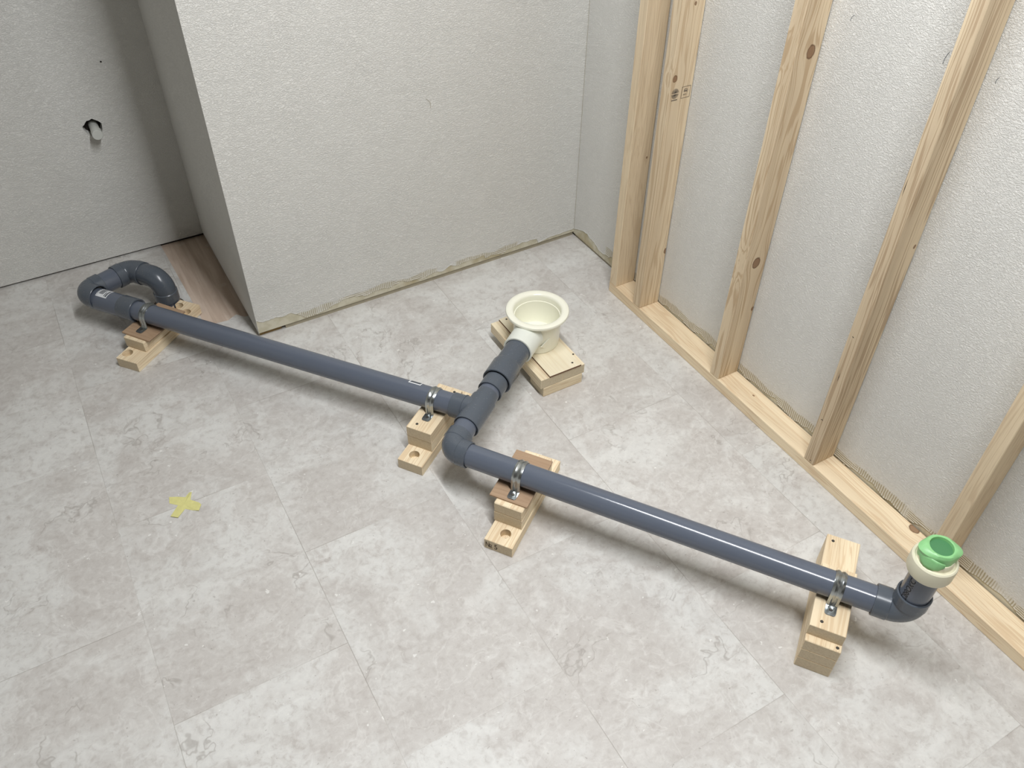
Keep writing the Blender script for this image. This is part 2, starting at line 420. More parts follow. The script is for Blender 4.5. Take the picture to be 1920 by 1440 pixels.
pb = [(-0.941, 0.0533), (-0.925, 0.044), (-0.911, 0.0444), (-0.893, 0.0464), (-0.874, 0.0409), (-0.853, 0.0452), (-0.835, 0.0329), (-0.82, 0.0187), (-0.816, 0.0160), (-0.8, 0.0165), (-0.781, 0.0178), (-0.763, 0.0201), (-0.737, 0.0292), (-0.706, 0.0356), (-0.687, 0.0342), (-0.663, 0.0283), (-0.649, 0.022), (-0.629, 0.0301), (-0.603, 0.030), (-0.582, 0.0251), (-0.565, 0.0291), (-0.549, 0.0341), (-0.536, 0.0271), (-0.517, 0.0239), (-0.494, 0.0232), (-0.488, 0.0191), (-0.467, 0.0248), (-0.451, 0.0289), (-0.431, 0.0233), (-0.421, 0.0251), (-0.404, 0.0339), (-0.38, 0.0243), (-0.36, 0.0309), (-0.342, 0.0307), (-0.322, 0.0292), (-0.301, 0.0323), (-0.294, 0.0200), (-0.276, 0.0252), (-0.237, 0.0164), (-0.226, 0.0265), (-0.197, 0.0283), (-0.176, 0.0333), (-0.139, 0.0308), (-0.128, 0.0292), (-0.122, 0.0145), (-0.094, 0.0203), (-0.056, 0.0216), (-0.03, 0.0227), (-0.0005, 0.0238)]
wp = ragged_sheet('wallpaper', pb, HC, 0.0007, lambda a, z, t: (a, yb(a) - t, z), M['wall_back'], wb)
# right wall behind the timber frame
wr = slab('wall_right', 0.0, 0.06, YF, 0.06, 0.009, HC, M['board']); struct(wr)
tr3 = slab('trim_3', 0.004, 0.05, YF, -0.003, 0.0, 0.009, M['ledge']); struct(tr3)
rr = random.Random(5); pr = [(-0.003, 0.024)]
yy_ = -0.003
while yy_ > -2.6:
    yy_ -= rr.uniform(0.008, 0.028)
    base = 0.0270 + 0.012 * math.sin(yy_ * 21) ** 2
    if -0.64 < yy_ < -0.40: base = 0.034
    pr.append((yy_, base + rr.uniform(-0.006, 0.006)))
pr.append((YF, 0.026))
wpr = ragged_sheet('wallpaper', pr, HC, 0.0007, lambda a, z, t: (-t, a, z), M['wall_right'], wr, seed=3)
# return wall of the recess, recess back wall, left wall, front wall, ceiling
rt = slab('wall_return', XC, XC + 0.06, 0.062, YA, 0.012, HC, M['board']); struct(rt)
slab('wallpaper', XC - 0.0006, XC - 0.0001, yb(XC) - 0.0008, YA, 0.0105, HC, M['wall_plain_y'], rt)
tr4 = slab('gap_shade_1', XC + 0.006, XC + 0.05, 0.062, YA, 0.0, 0.0125, M['dark']); struct(tr4)  # dark strip painting the shade in the gap under the return wall
ra = slab('wall_recess', XL, XC, YA, YA + 0.06, 0.006, HC, M['wall_plain']); struct(ra)
tr5 = slab('gap_shade_2', XL, XC + 0.01, YA + 0.008, YA + 0.05, -0.012, 0.0065, M['dark']); struct(tr5)  # dark strip painted as the shaded gap below the recess wall
struct(slab('wall_left', XL - 0.06, XL, YF, YA + 0.06, 0, HC, M['wall_plain_y']))
struct(slab('wall_front', XL, 0.06, YF - 0.06, YF, 0, HC, M['front_wall']))
struct(slab('ceiling', XL, 0.06, YF, YA + 0.06, HC, HC + 0.05, M['ceiling']))
# small nail hole on the recess wall, faint scuff on the back wall
bm = bmesh.new(); bmesh.ops.create_cone(bm, cap_ends=True, segments=12, radius1=0.0022, radius2=0.0022, depth=0.001)
o = bm_obj('nail_hole', bm, M['dark'], ra); o.rotation_euler = (PI / 2, 0, 0); o.location = (-1.062, YA - 0.0002, 0.531)
# torn hole round the stub pipe (a real cut in the wall)
HX, HZ = -1.1255, 0.372
rg = random.Random(11)
hp = [(0.0215 * math.cos(t) * (1 + rg.uniform(-.12, .14)), 0.0225 * math.sin(t) * (1 + rg.uniform(-.12, .14))) for t in [k * 2 * PI / 18 for k in range(18)]]
v = [(HX + a - 0.003, YA - 0.02, HZ + b + 0.003) for a, b in hp] + [(HX + a - 0.003, YA + 0.045, HZ + b + 0.003) for a, b in hp]
n = len(hp)
c = mesh_obj('cut', v, [list(range(n)), list(range(n, 2 * n))[::-1]] + [[i, n + i, n + (i + 1) % n, (i + 1) % n] for i in range(n)], [])
bm = bmesh.new(); bm.from_mesh(c.data); bmesh.ops.recalc_face_normals(bm, faces=bm.faces); bm.to_mesh(c.data); bm.free()
boolean(ra, [c])
o = slab('hole_back', HX - 0.04, HX + 0.04, YA + 0.030, YA + 0.032, HZ - 0.04, HZ + 0.04, M['dark'], ra)

# ------------------------------------------------------------------ generic sweep for pipes
def frame_for(t):
    t = t.normalized(); a = Z if abs(t.z) < 0.9 else U
    n = t.cross(a).normalized(); return n, t.cross(n).normalized()
def sweep(name, rings, mat, parent=None, seg=56, sharp=32, closed=True):
    """rings: list of (centre, tangent, radius); walks outer then inner skins as given"""
    bm = bmesh.new(); prev = None; n0 = None; first = None
    for c, t, r in rings:
        t = t.normalized()
        if n0 is None: n0, _ = frame_for(t)
        n0 = (n0 - t * n0.dot(t)).normalized(); b0 = t.cross(n0)
        ring = [bm.verts.new(c + (n0 * math.cos(2 * PI * k / seg) + b0 * math.sin(2 * PI * k / seg)) * r) for k in range(seg)]
        if prev:
            for k in range(seg): bm.faces.new((prev[k], prev[(k + 1) % seg], ring[(k + 1) % seg], ring[k]))
        else: first = ring
        prev = ring
    if closed == 'caps':
        bm.faces.new(first[::-1]); bm.faces.new(prev)
    elif closed:
        for k in range(seg): bm.faces.new((prev[k], prev[(k + 1) % seg], first[(k + 1) % seg], first[k]))
    bmesh.ops.recalc_face_normals(bm, faces=bm.faces)
    return bm_obj(name, bm, mat, parent, True, sharp)
def profile(p0, d, prof):
    d = d.normalized(); return [(p0 + d * s, d, r) for s, r in prof]
def socket_prof(s0, s1, ro, rp, lip0=True, lip1=True, rec=0.004, g=0.0012, wall=0.0030):
    """outer skin of a socket between s0..s1, with a narrow dark groove between lip and pipe"""
    p = []
    b = 0.0008
    if lip0: p += [(s0 + rec, rp + 0.0001), (s0 + rec, rp + g), (s0, rp + g), (s0, ro - b), (s0 + b, ro)]
    else: p += [(s0, rp - 0.002), (s0, ro)]
    if lip1: p += [(s1 - b, ro), (s1, ro - b), (s1, rp + g), (s1 - rec, rp + g), (s1 - rec, rp + 0.0001)]
    else: p += [(s1, ro), (s1, rp - 0.002)]
    return p
def elbow(name, corner, din, dout, face, ro, rp, bend, parent, rb=None, coll=None, mat=None, plain_in=None):
    """din: direction from the corner to face 1, dout: corner to face 2."""
    din = din.normalized(); dout = dout.normalized(); rb = rb or ro - 0.0012
    rings = []; rec, g, b = 0.004, 0.0012, 0.0008
    coll = coll if coll is not None else face - bend
    def f1(s, r): rings.append((corner + din * s, -din, r))
    if plain_in:
        f1(plain_in, rp + .0001); f1(plain_in, rb - 0.0006); f1(plain_in - 0.0015, rb)
    else:
        f1(face - rec, rp + .0001); f1(face - rec, rp + g); f1(face, rp + g); f1(face, ro - b); f1(face - b, ro)
        f1(face - coll, ro); f1(face - coll - 0.0015, rb)
    n = 14; cen = corner + din * bend + dout * bend
    # fillet arc tangent to both legs
    ang = din.angle(dout); R = bend * math.tan(ang / 2)
    cen = corner + (din + dout).normalized() * (R / math.sin(ang / 2))
    A = (corner + din * bend) - cen; Bv = (corner + dout * bend) - cen
    for k in range(n + 1):
        q = k / n; tot = PI - ang
        a = A.normalized(); bb = (Bv - a * Bv.dot(a)).normalized()
        pos = cen + (a * math.cos(tot * q) + bb * math.sin(tot * q)) * R
        tan = (-a * math.sin(tot * q) + bb * math.cos(tot * q))
        rings.append((pos, tan, rb))
    def f2(s, r): rings.append((corner + dout * s, dout, r))
    f2(face - coll - 0.0015, rb); f2(face - coll, ro); f2(face - b, ro); f2(face, ro - b); f2(face, rp + g); f2(face - rec, rp + g); f2(face - rec, rp + .0001)
    # inner skin back
    f2(bend, rp - 0.002)
    for k in range(n, -1, -1):
        q = k / n; tot = PI - ang
        a = A.normalized(); bb = (Bv - a * Bv.dot(a)).normalized()
        pos = cen + (a * math.cos(tot * q) + bb * math.sin(tot * q)) * R
        tan = (-a * math.sin(tot * q) + bb * math.cos(tot * q))
        rings.append((pos, tan, rp - 0.002))
    return sweep(name, rings, mat or M['pvcf'], parent, 56, 30)

# ------------------------------------------------------------------ drain pipework (one glued and strapped run)
RP = 0.024; RS = 0.0275
def LP(u): return W3(u, -0.8833 + 0.0118 * (u + 0.76), 0.084 + 0.0272 * (u + 0.76))
def RPt(u): return W3(u, -0.9952 - 0.035 * (u - 0.27), 0.112 + 0.0333 * (u - 0.27))
dp = empty('drain_pipework', 'long grey plastic drain pipe run with cream trap bowl and green taped riser', 'pipe', W3(0.113, -0.93, 0))
dp.location = (0, 0, 0)
def pipe(a, b, r, name='pipe', mat=None, parent=dp):
    d = (b - a); return sweep(name, [(a, d, r), (b, d, r), (b, d, r - 0.003), (a, d, r - 0.003)], mat or M['pvc'], parent)
UC = 0.113
dL = (LP(1) - LP(0)).normalized(); dR = (RPt(1) - RPt(0)).normalized()
MA = W3(UC, -0.9897, 0.1068); MBp = W3(UC, -0.56, 0.111)
dM = (MBp - MA).normalized()
def MP(v): return MA + dM * ((v + 0.9897) / dM.dot(V))
# left long pipe, right long pipe
pl = pipe(LP(-0.83), LP(0.075), RP)
prr = pipe(RPt(UC + 0.03), RPt(0.945), RP)
# elbow joining the right pipe to the cross line
elbow('elbow', MA, dM, dR, 0.043, RS, RP, 0.021, dp)
pipe(MP(-0.955), MP(-0.915), RP + 0.0002)
# the short coupler between elbow and tee
def msock(v0, v1, ro, rp, name, l0=True, l1=True, mat=None):
    L = (MP(v1) - MP(v0)).length
    rings = profile(MP(v0), dM, socket_prof(0, L, ro, rp, l0, l1))
    rings += [(MP(v1), dM, rp - 0.002), (MP(v0), dM, rp - 0.002)]
    return sweep(name, rings, mat or M['pvcf'], dp)
# tee: through body plus branch
tee = msock(-0.9225, -0.8395, RS + 0.0008, RP + 0.0012, 'tee_fitting')
jb = LP(0.10)
Lb = 0.050
rings = profile(LP(0.058), dL, [(0.004, RP + .0001), (0.004, RP + .0009), (0, RP + .0009), (0, RS - .0011), (.0007, RS - .0004), (0.046, RS - .0004), (0.046, RP - .002), (0.004, RP - .002)])
br = sweep('branch_socket', rings, M['pvcf'], tee)
rg_ = profile(LP(0.0835), dL, [(0, RS - 0.001), (0.0004, RS + 0.0008), (0.0022, RS + 0.0008), (0.0026, RS - 0.001)])
sweep('branch_collar', rg_, M['pvcf'], tee)
# sleeve after the tee (with smooth flare), then stepped reducer up to the 50 mm part
pipe(MP(-0.845), MP(-0.800), RP)
sweep('sleeve', profile(MP(-0.8425), dM, [(0, RP - .002), (0, RP + 0.0007), (0.019, RP + 0.0007), (0.024, RP + .0003), (0.024, RP - .002)]), M['pvcf'], dp)
msock(-0.8085, -0.7735, 0.0278, RP, 'reducing_bush', True, False)
r1 = sweep('reducer', profile(MP(-0.7725), dM, [(0.006, 0.0272), (0.006, 0.0300), (0, 0.0300), (0, 0.0325), (0.0008, 0.0333), (0.050, 0.0333), (0.056, 0.0306), (0.0565, 0.027), (0.006, 0.0262)]), M['pvcf'], dp)
pipe(MP(-0.725), MP(-0.600), 0.0300, mat=M['pvcf'])
# --- trap bowl
TC = W3(0.114, -0.5495, 0)
def lathe(name, prof, mat, parent, loc, seg=72, sharp=40, closed=True):
    o = sweep(name, [(loc + Z * z, Z, r) for z, r in prof], mat, parent, seg, sharp, closed); return o
pr_b = [(0.0600, 0.020), (0.0592, 0.045), (0.0590, 0.0515), (0.0605, 0.0535), (0.0640, 0.0540), (0.128, 0.0572), (0.1370, 0.0590), (0.1420, 0.0650), (0.1438, 0.0705), (0.1455, 0.0735), (0.1485, 0.0744), (0.1515, 0.0733), (0.1530, 0.0705), (0.1532, 0.0650), (0.1522, 0.0595), (0.1500, 0.0565), (0.1460, 0.0553), (0.1350, 0.0545), (0.1345, 0.0528), (0.0860, 0.0500), (0.0780, 0.0470), (0.0745, 0.0400), (0.0738, 0.0240), (0.0790, 0.0225), (0.0825, 0.0180), (0.0832, 0.0005)]
bowl = lathe('trap_bowl', pr_b, M['cream'], dp, TC, closed='caps')
q0 = MP(-0.660); L = (MP(-0.600) - q0).length
sweep('outlet_socket', profile(q0, dM, [(0.006, 0.0290), (0.006, 0.0310), (0, 0.0310), (0, 0.0338), (0.0009, 0.0350), (L - 0.006, 0.0350), (L, 0.0375), (L, 0.029)]), M['white_pvc'], bowl)
# moulded gusset under the outlet
g0 = MP(-0.612)
fin = [(0.020, -0.020), (0.020, -0.034), (0.004, -0.020)]
vv = []
fx = W3(0.114 + 0.038, -0.580, 0); 
fv = [W3(.146, -.600, .086), W3(.160, -.583, .106), W3(.151, -.588, .074)]
nn = U * 0.0012
vs_ = [p - nn for p in fv] + [p + nn for p in fv]
mesh_obj('gusset', vs_, [(0, 1, 2), (5, 4, 3), (0, 3, 4, 1), (1, 4, 5, 2), (2, 5, 3, 0)], M['cream'], bowl)
# --- riser at the right end
RE = RPt(0.979)
elbow('elbow', RE, -dR, Z, 0.050, RS + 0.0005, RP, 0.026, dp)
ris = pipe(RE + Z * 0.030, RE + Z * 0.142, RP)
cz = 0.118
cap = sweep('riser_collar', profile(RE + Z * cz, Z, [(0.006, RP + 0.0002), (-0.004, RP + 0.0002), (-0.004, 0.0325), (-0.0028, 0.0340), (0.000, 0.0350), (0.022, 0.0352), (0.0262, 0.0345), (0.0282, 0.0325), (0.0280, 0.0305), (0.0262, 0.0290), (0.0275, 0.0270), (0.0350, 0.0262), (0.0375, 0.0250), (0.0375, 0.0225), (0.012, 0.0215)]), M['cap'], dp)
# green tape pinched over the mouth
def tape_cap():
    bm = bmesh.new(); seg = 60
    top = RE + Z * (cz + 0.048) + U * 0.004 + V * 0.010
    rows = []
    def ring(zc, rad, ox=Vector((0, 0, 0)), squash=0.0, ph=0.0, tilt=0.0, wav=0.0):
        R_ = []
        for k in range(seg):
            t = 2 * PI * k / seg
            rr_ = rad * (1 + squash * (math.cos(2 * (t - ph)) ** 2)) + wav * math.sin(7 * t + 1.3) 
            p = RE + ox + U * math.cos(t) * rr_ + V * math.sin(t) * rr_ + Z * (zc + tilt * math.sin(t) + wav * math.cos(5 * t))
            R_.append(bm.verts.new(p))
        rows.append(R_)
    o1 = V * 0.003
    def ring2(zc, rad, corner, dip=0.0, wav=0.0):
        R_ = []
        for k in range(seg):
            t = 2 * PI * k / seg; d_ = t - math.radians(22)
            rr_ = rad * (1 + corner * abs(math.cos(d_)) ** 5) + wav * math.sin(6 * t + 0.8)
            R_.append(bm.verts.new(RE + o1 + U * math.cos(t) * rr_ + V * math.sin(t) * rr_ + Z * (zc - dip * abs(math.cos(d_)) ** 3 + wav * math.cos(5 * t))))
        rows.append(R_)
    ring2(cz + 0.0255, 0.0262, 0.0, 0.0, 0.0008)
    ring2(cz + 0.033, 0.0262, 0.10, 0.0, 0.0008)
    ring2(cz + 0.042, 0.0250, 0.26, 0.0, 0.0005)
    ring2(cz + 0.0500, 0.0246, 0.34, 0.002, 0.0004)
    ring2(cz + 0.0515, 0.0240, 0.30, 0.002, 0.0004)
    ring2(cz + 0.0545, 0.0222, 0.08, 0.001, 0.0003)
    ring2(cz + 0.0550, 0.0200, 0.0, 0.0, 0.0)
    ring2(cz + 0.0545, 0.0180, 0.0, 0.0, 0.0)
    ring2(cz + 0.0500, 0.0172, 0.0, 0.0, 0.0)
    for a, b in zip(rows, rows[1:]):
        for k in range(seg):
            f = bm.faces.new((a[k], a[(k + 1) % seg], b[(k + 1) % seg], b[k]))
    f = bm.faces.new(rows[-1]); f.material_index = 1
    # inner skin for thickness of the hanging skirt
    inn = [bm.verts.new(v.co + (RE + Z * v.co.z - Vector((RE.x, RE.y, RE.z)) * 0 - v.co) * 0.02) for v in rows[0]]
    bmesh.ops.recalc_face_normals(bm, faces=bm.faces)
    for vv_ in inn: bm.verts.remove(vv_)
    return bm_obj('green_tape', bm, [M['green'], M['green_dark']], cap, True, 35)
tp = tape_cap(); tp['label'] = 'green masking tape sealing the riser mouth'
# thin fold of tape hanging from the lip onto the collar on the camera side
ang_ = [math.radians(a) for a in (196, 208, 222, 236, 250, 264, 278, 290)]
top_r = [0.0300, 0.0292, 0.0276, 0.0262, 0.0255, 0.0258, 0.0268, 0.0278]; top_z = [0.0500, 0.0492, 0.0484, 0.0480, 0.0476, 0.0474, 0.0470, 0.0462]
bot_r = [0.0285, 0.0292, 0.0300, 0.0305, 0.0306, 0.0300, 0.0292, 0.0285]; bot_z = [0.0400, 0.0345, 0.0300, 0.0283, 0.0283, 0.0290, 0.0310, 0.0370]
vs0 = []; fs = []; NJ = 6
for i_, a_ in enumerate(ang_):
    for j_ in range(NJ):
        h_ = j_ / (NJ - 1); r_ = top_r[i_] * (1 - h_) + bot_r[i_] * h_ + 0.0016 * math.sin(PI * h_) * (1 if i_ % 2 else 0.3)
        vs0.append(RE + V * 0.002 + U * math.cos(a_) * r_ + V * math.sin(a_) * r_ + Z * (cz + top_z[i_] * (1 - h_) + bot_z[i_] * h_))
for i_ in range(len(ang_) - 1):
    for j_ in range(NJ - 1):
        a = i_ * NJ + j_; fs.append((a, a + 1, a + NJ + 1, a + NJ))
flap = mesh_obj('tape_flap', vs0, fs, M['green'], cap, True)
sm = flap.modifiers.new('s', 'SOLIDIFY'); sm.thickness = 0.0004

# --- left end: long sleeve, elbow, short pipe, elbow, big bend down into the floor
sl = profile(LP(-0.801), -dL, socket_prof(0, 0.045, 0.0300, RP, True, False))
C1U, C2U, C2V = -0.966, -0.934, -0.762
LC1 = W3(C1U, -0.8865, 0.0860)
LC2 = W3(C2U, C2V, 0.0860); LC3 = W3(-0.8330, C2V, 0.0885)
dC = (LC2 - LC1).normalized(); dD = (LC3 - LC2).normalized()
sweep('reducer', profile(LP(-0.801), -dL, [(0.005, RP + .0001), (0.005, RP + .0016), (0, RP + .0016), (0, 0.0285), (0.0008, 0.0293), (0.042, 0.0293), (0.047, 0.0270), (0.047, 0.0240), (0.005, RP - .001)]), M['pvcf'], dp)
RW = 0.0268
sleeve = pipe(LP(-0.835), LP(-0.935), RW + 0.0008, 'pipe')
RSL = 0.0300
elbow('elbow', LC1, dL, dC, 0.046, RSL, RW, 0.024, dp)
pipe(LC1 + dC * 0.025, LC2 - dC * 0.025, RW)
elbow('elbow', LC2, -dC, dD, 0.044, RSL, RW, 0.024, dp)
pipe(LC2 + dD * 0.025, LC3 - dD * 0.045, RW)
elbow('large_bend_elbow', LC3, -dD, -Z, 0.064, RSL - 0.0002, RW, 0.034, dp, rb=RW + 0.0012, coll=0.027, plain_in=0.058)
pipe(LC3 - Z * 0.045, LC3 - Z * 0.125, RW)

# --- stickers bent round the pipe
def wrap_patch(name, P0, d, r, s0, s1, a0, a1, mats, parent, prints=(), na=12):
    """patch on a cylinder. angle 0 = up, positive to the far side (+V)."""
    side = d.cross(Z).normalized()
    if side.dot(V) < 0: side = -side
    up = side.cross(d).normalized(); up = up if up.z > 0 else -up
    def pt(s, a, off): return P0 + d * s + (up * math.cos(a) + side * math.sin(a)) * (r + off)
    vs2 = []; fs2 = []; mi = []
    def quad(sa, sb, aa, ab, off, m, n):
        for k in range(n):
            q0_, q1_ = aa + (ab - aa) * k / n, aa + (ab - aa) * (k + 1) / n
            i = len(vs2); vs2.extend([pt(sa, q0_, off), pt(sb, q0_, off), pt(sb, q1_, off), pt(sa, q1_, off)])
            fs2.append((i, i + 1, i + 2, i + 3)); mi.append(m)
    quad(s0, s1, a0, a1, 0.0003, 0, na)
    for (p0, p1, q0_, q1_) in prints:
        quad(s0 + (s1 - s0) * p0, s0 + (s1 - s0) * p1, a0 + (a1 - a0) * q0_, a0 + (a1 - a0) * q1_, 0.00045, 1, max(2, na // 3))
    return mesh_obj(name, vs2, fs2, mats, parent, True, mi)
bars = [(0.17 + 0.034 * k, 0.17 + 0.034 * k + random.uniform(0.018, 0.030), 0.26, 0.80) for k in range(12)]
bars += [(0.68, 0.75, 0.12, 0.55), (0.80, 0.92, 0.10, 0.80), (0.12, 0.60, 0.85, 0.90), (0.05, 0.08, 0.1, 0.9)]
wrap_patch('barcode_sticker', LP(-0.913), dL, RW + 0.0008, 0, 0.034, math.radians(-30), math.radians(36), [M['paper'], M['sticker_dark']], sleeve, bars)
wrap_patch('barcode_sticker', LP(-0.050), dL, RP, 0, 0.030, math.radians(8), math.radians(64), [M['paper'], M['sticker_dark']], pl, [(0.08, 0.92, 0.15, 0.9)])
# lettering printed up the riser
def text_mesh(body, size):
    cu = bpy.data.curves.new('t', 'FONT'); cu.body = body; cu.size = size; cu.resolution_u = 3
    o = bpy.data.objects.new('t', cu); scene.collection.objects.link(o)
    dg = bpy.context.evaluated_depsgraph_get(); dg.update()
    me = bpy.data.meshes.new_from_object(o.evaluated_get(dg)); bpy.data.objects.remove(o, do_unlink=True)
    return me
me = text_mesh('Z88OKC', 0.0150)
a_c = math.radians(214)
for vtx in me.vertices:
    x_, y_ = vtx.co.x, vtx.co.y
    th = a_c + (y_ / RP) * 1.0
    p = RE + U * math.cos(th) * (RP + 0.0003) + V * math.sin(th) * (RP + 0.0003) + Z * (0.046 + x_ * 0.95)
    vtx.co = p
# ------------------------------------------------------------------ text object
me.materials.clear(); me.materials.append(M['ink'])
link(bpy.data.objects.new('printed_lettering', me), ris)

# ------------------------------------------------------------------ pipe supports
def board(name, parent, u0, u1, v0, v1, z0, z1, mat, bev=0.0008, yaw=0.0, holes=(), depth=0.018):
    """board in the support's local frame (x = u, y = v)"""
    o = bm_obj(name, box_bm(u1 - u0, v1 - v0, z1 - z0, bev), mat, parent)
    o.location = ((u0 + u1) / 2, (v0 + v1) / 2, (z0 + z1) / 2); o.rotation_euler = (0, 0, yaw)
    if holes:
        cs = []
        dg = bpy.context.evaluated_depsgraph_get(); dg.update()
        for (hu, hv, r) in holes:
            c_ = cyl_cut((hu, hv, z1 - depth + 0.05), r, 0.1, parent); cs.append(c_)
        bpy.context.view_layer.update()
        boolean(o, cs)
    return o
def screw(parent, u, v, z, r=0.0032, name='screw'):
    bm = bmesh.new(); bmesh.ops.create_cone(bm, cap_ends=True, segments=20, radius1=r, radius2=r * 0.85, depth=0.0008)
    n0_ = len(bm.faces)
    for a in (0.4, 0.4 + PI / 2):
        for f in bmesh.ops.create_cube(bm, size=1.0)['verts']:
            x_, y_ = f.co.x * r * 1.3, f.co.y * r * 0.32
            f.co = Vector((x_ * math.cos(a) - y_ * math.sin(a), x_ * math.sin(a) + y_ * math.cos(a), 0.00035 + f.co.z * 0.0003))
    bm.faces.ensure_lookup_table()
    for f in bm.faces[n0_:]: f.material_index = 1
    o = bm_obj(name, bm, [M['screw'], M['screw_dark']], parent); o.location = (u, v, z + 0.0003); return o
def strap(parent, uc, vc, zs, za, width=0.0190, r=RP + 0.0004, tiltu=0.0):
    """saddle strap bent over the pipe: flat screwed feet, upright legs, half round top with two ribs"""
    path = []  # (v, z, normal v, normal z, widthscale)
    for s, wsc in ((0.0225, 0.66), (0.0212, 0.86), (0.0185, 0.97), (0.014, 1.0), (0.003, 1.0)):
        path.append((vc - r - s, zs + 0.0003, 0, 1, wsc))
    path.append((vc - r - 0.0012, zs + 0.0008, -0.7, 0.7, 1)); path.append((vc - r, zs + 0.003, -1, 0, 1))
    for k in range(25):
        t = PI - PI * k / 24
        path.append((vc + r * math.cos(t), za + r * math.sin(t), math.cos(t), math.sin(t), 1))
    path.append((vc + r, zs + 0.003, 1, 0, 1)); path.append((vc + r + 0.0012, zs + 0.0008, 0.7, 0.7, 1))
    for s, wsc in ((0.003, 1.0), (0.014, 1.0), (0.0185, 0.97), (0.0212, 0.86), (0.0225, 0.66)):
        path.append((vc + r + s, zs + 0.0003, 0, 1, wsc))
    prof = [(-1, 0.0009), (-0.86, 0.0013), (-0.52, 0.0030), (-0.25, 0.0022), (0, 0.0008), (0.25, 0.0022), (0.52, 0.0030), (0.86, 0.0013), (1, 0.0009)]
    vs3 = []; fs3 = []; npr = len(prof)
    nfoot = 5
    for i, (pv, pz_, nv, nz, wsc) in enumerate(path):
        foot = i < nfoot or i >= len(path) - nfoot
        for (a, h) in prof:
            hh = 0.0010 if foot else h
            vs3.append((uc + a * width / 2 * wsc, pv + nv * hh, pz_ + nz * hh))
        for (a, h) in prof:
            vs3.append((uc + a * width / 2 * wsc, pv, pz_))
    s_ = 2 * npr
    for i in range(len(path) - 1):
        A_, B_ = i * s_, (i + 1) * s_
        for j in range(npr - 1):
            fs3.append((A_ + j, A_ + j + 1, B_ + j + 1, B_ + j)); fs3.append((A_ + npr + j, B_ + npr + j, B_ + npr + j + 1, A_ + npr + j + 1))
        fs3.append((A_, B_, B_ + npr, A_ + npr)); fs3.append((A_ + npr - 1, A_ + s_ - 1, B_ + s_ - 1, B_ + npr - 1))
    o = mesh_obj('pipe_strap', vs3, fs3, M['zinc'], parent, True)
    bm = bmesh.new(); bm.from_mesh(o.data); bmesh.ops.recalc_face_normals(bm, faces=bm.faces); bm.to_mesh(o.data); bm.free()
    o.data.set_sharp_from_angle(angle=math.radians(38))
    screw(o, uc, vc - r - 0.011, zs + 0.0013, 0.0034)
    screw(o, uc, vc + r + 0.011, zs + 0.0013, 0.0034)
    return o
def support(label, group=None):
    o = empty('pipe_support', label, 'wooden block', (0, 0, 0), UANG, 'pine supports strapped to the drain pipe'); return o
pine = lambda i, **k: wood_mat('pine_block_%s' % 'abcdefghijklmnopqr'[i], 'y', (242, 225, 193), (216, 188, 150), 1.7 * i + 0.4, k.pop('freq', 1.0), **k)
T1_ = 0.027
# support 1 (far left)
s1 = support('low pine block with three drilled holes and brown pad, nearest the floor drain')
yw = math.radians(3.6)
board('base_block', s1, -0.793, -0.733, -0.9965, -0.751, 0, T1_, pine(0), yaw=yw, holes=[(-0.7725, -0.973, 0.0125), (-0.787, -0.776, 0.0125), (-0.752, -0.789, 0.0125)])
board('spacer_block', s1, -0.795, -0.735, -0.953, -0.815, T1_, 0.0555, pine(1, freq=1.4), 0.0014, yaw=yw * 0.5)
pad = board('brown_pad', s1, -0.805, -0.721, -0.944, -0.816, 0.0556, 0.0596, [M['brown_ply']], 0.0004)
pad['label'] = 'thin brown plywood pad'
strap(s1, -0.766, LP(-0.766).dot(V), 0.0598, LP(-0.766).z)
# support 2
s2 = support('pine block stack with one drilled hole, directly beside the pipe tee')
board('base_block', s2, -0.0135, 0.0455, -0.9985, -0.753, 0, T1_, pine(2), holes=[(0.0135, -0.9735, 0.0112)])
board('spacer_block', s2, -0.0145, 0.0445, -0.951, -0.803, T1_, 2 * T1_, pine(3))
board('top_block', s2, -0.0145, 0.0445, -0.9515, -0.8035, 2 * T1_, 3 * T1_, pine(4))
strap(s2, 0.014, LP(0.014).dot(V), 3 * T1_, LP(0.014).z)
screw(s2, 0.003, -0.9355, 3 * T1_); screw(s2, 0.030, -0.815, 3 * T1_)
screw(s2, 0.0135, -0.9735, T1_ - 0.0178, 0.004)
# support 3 (No 5)
s3 = support('pine block stack with a brown plywood pad and a number stamped on its end')
bb = board('base_block', s3, 0.243, 0.303, -1.109, -0.860, 0, T1_, pine(5), holes=[(0.2765, -1.081, 0.0108)])
board('spacer_block', s3, 0.241, 0.301, -1.0595, -0.906, T1_, 2 * T1_, pine(6))
board('top_block', s3, 0.241, 0.301, -1.0595, -0.906, 2 * T1_, 3 * T1_, pine(7), 0.0018)
pad = board('brown_pad', s3, 0.226, 0.306, -1.0475, -0.917, 0.0812, 0.0852, [M['brown_ply']], 0.0004, yaw=0.0)
pad['label'] = 'thin brown plywood pad'
strap(s3, 0.269, RPt(0.269).dot(V), 0.0854, RPt(0.269).z)
screw(s3, 0.2765, -1.081, T1_ - 0.0178, 0.003)
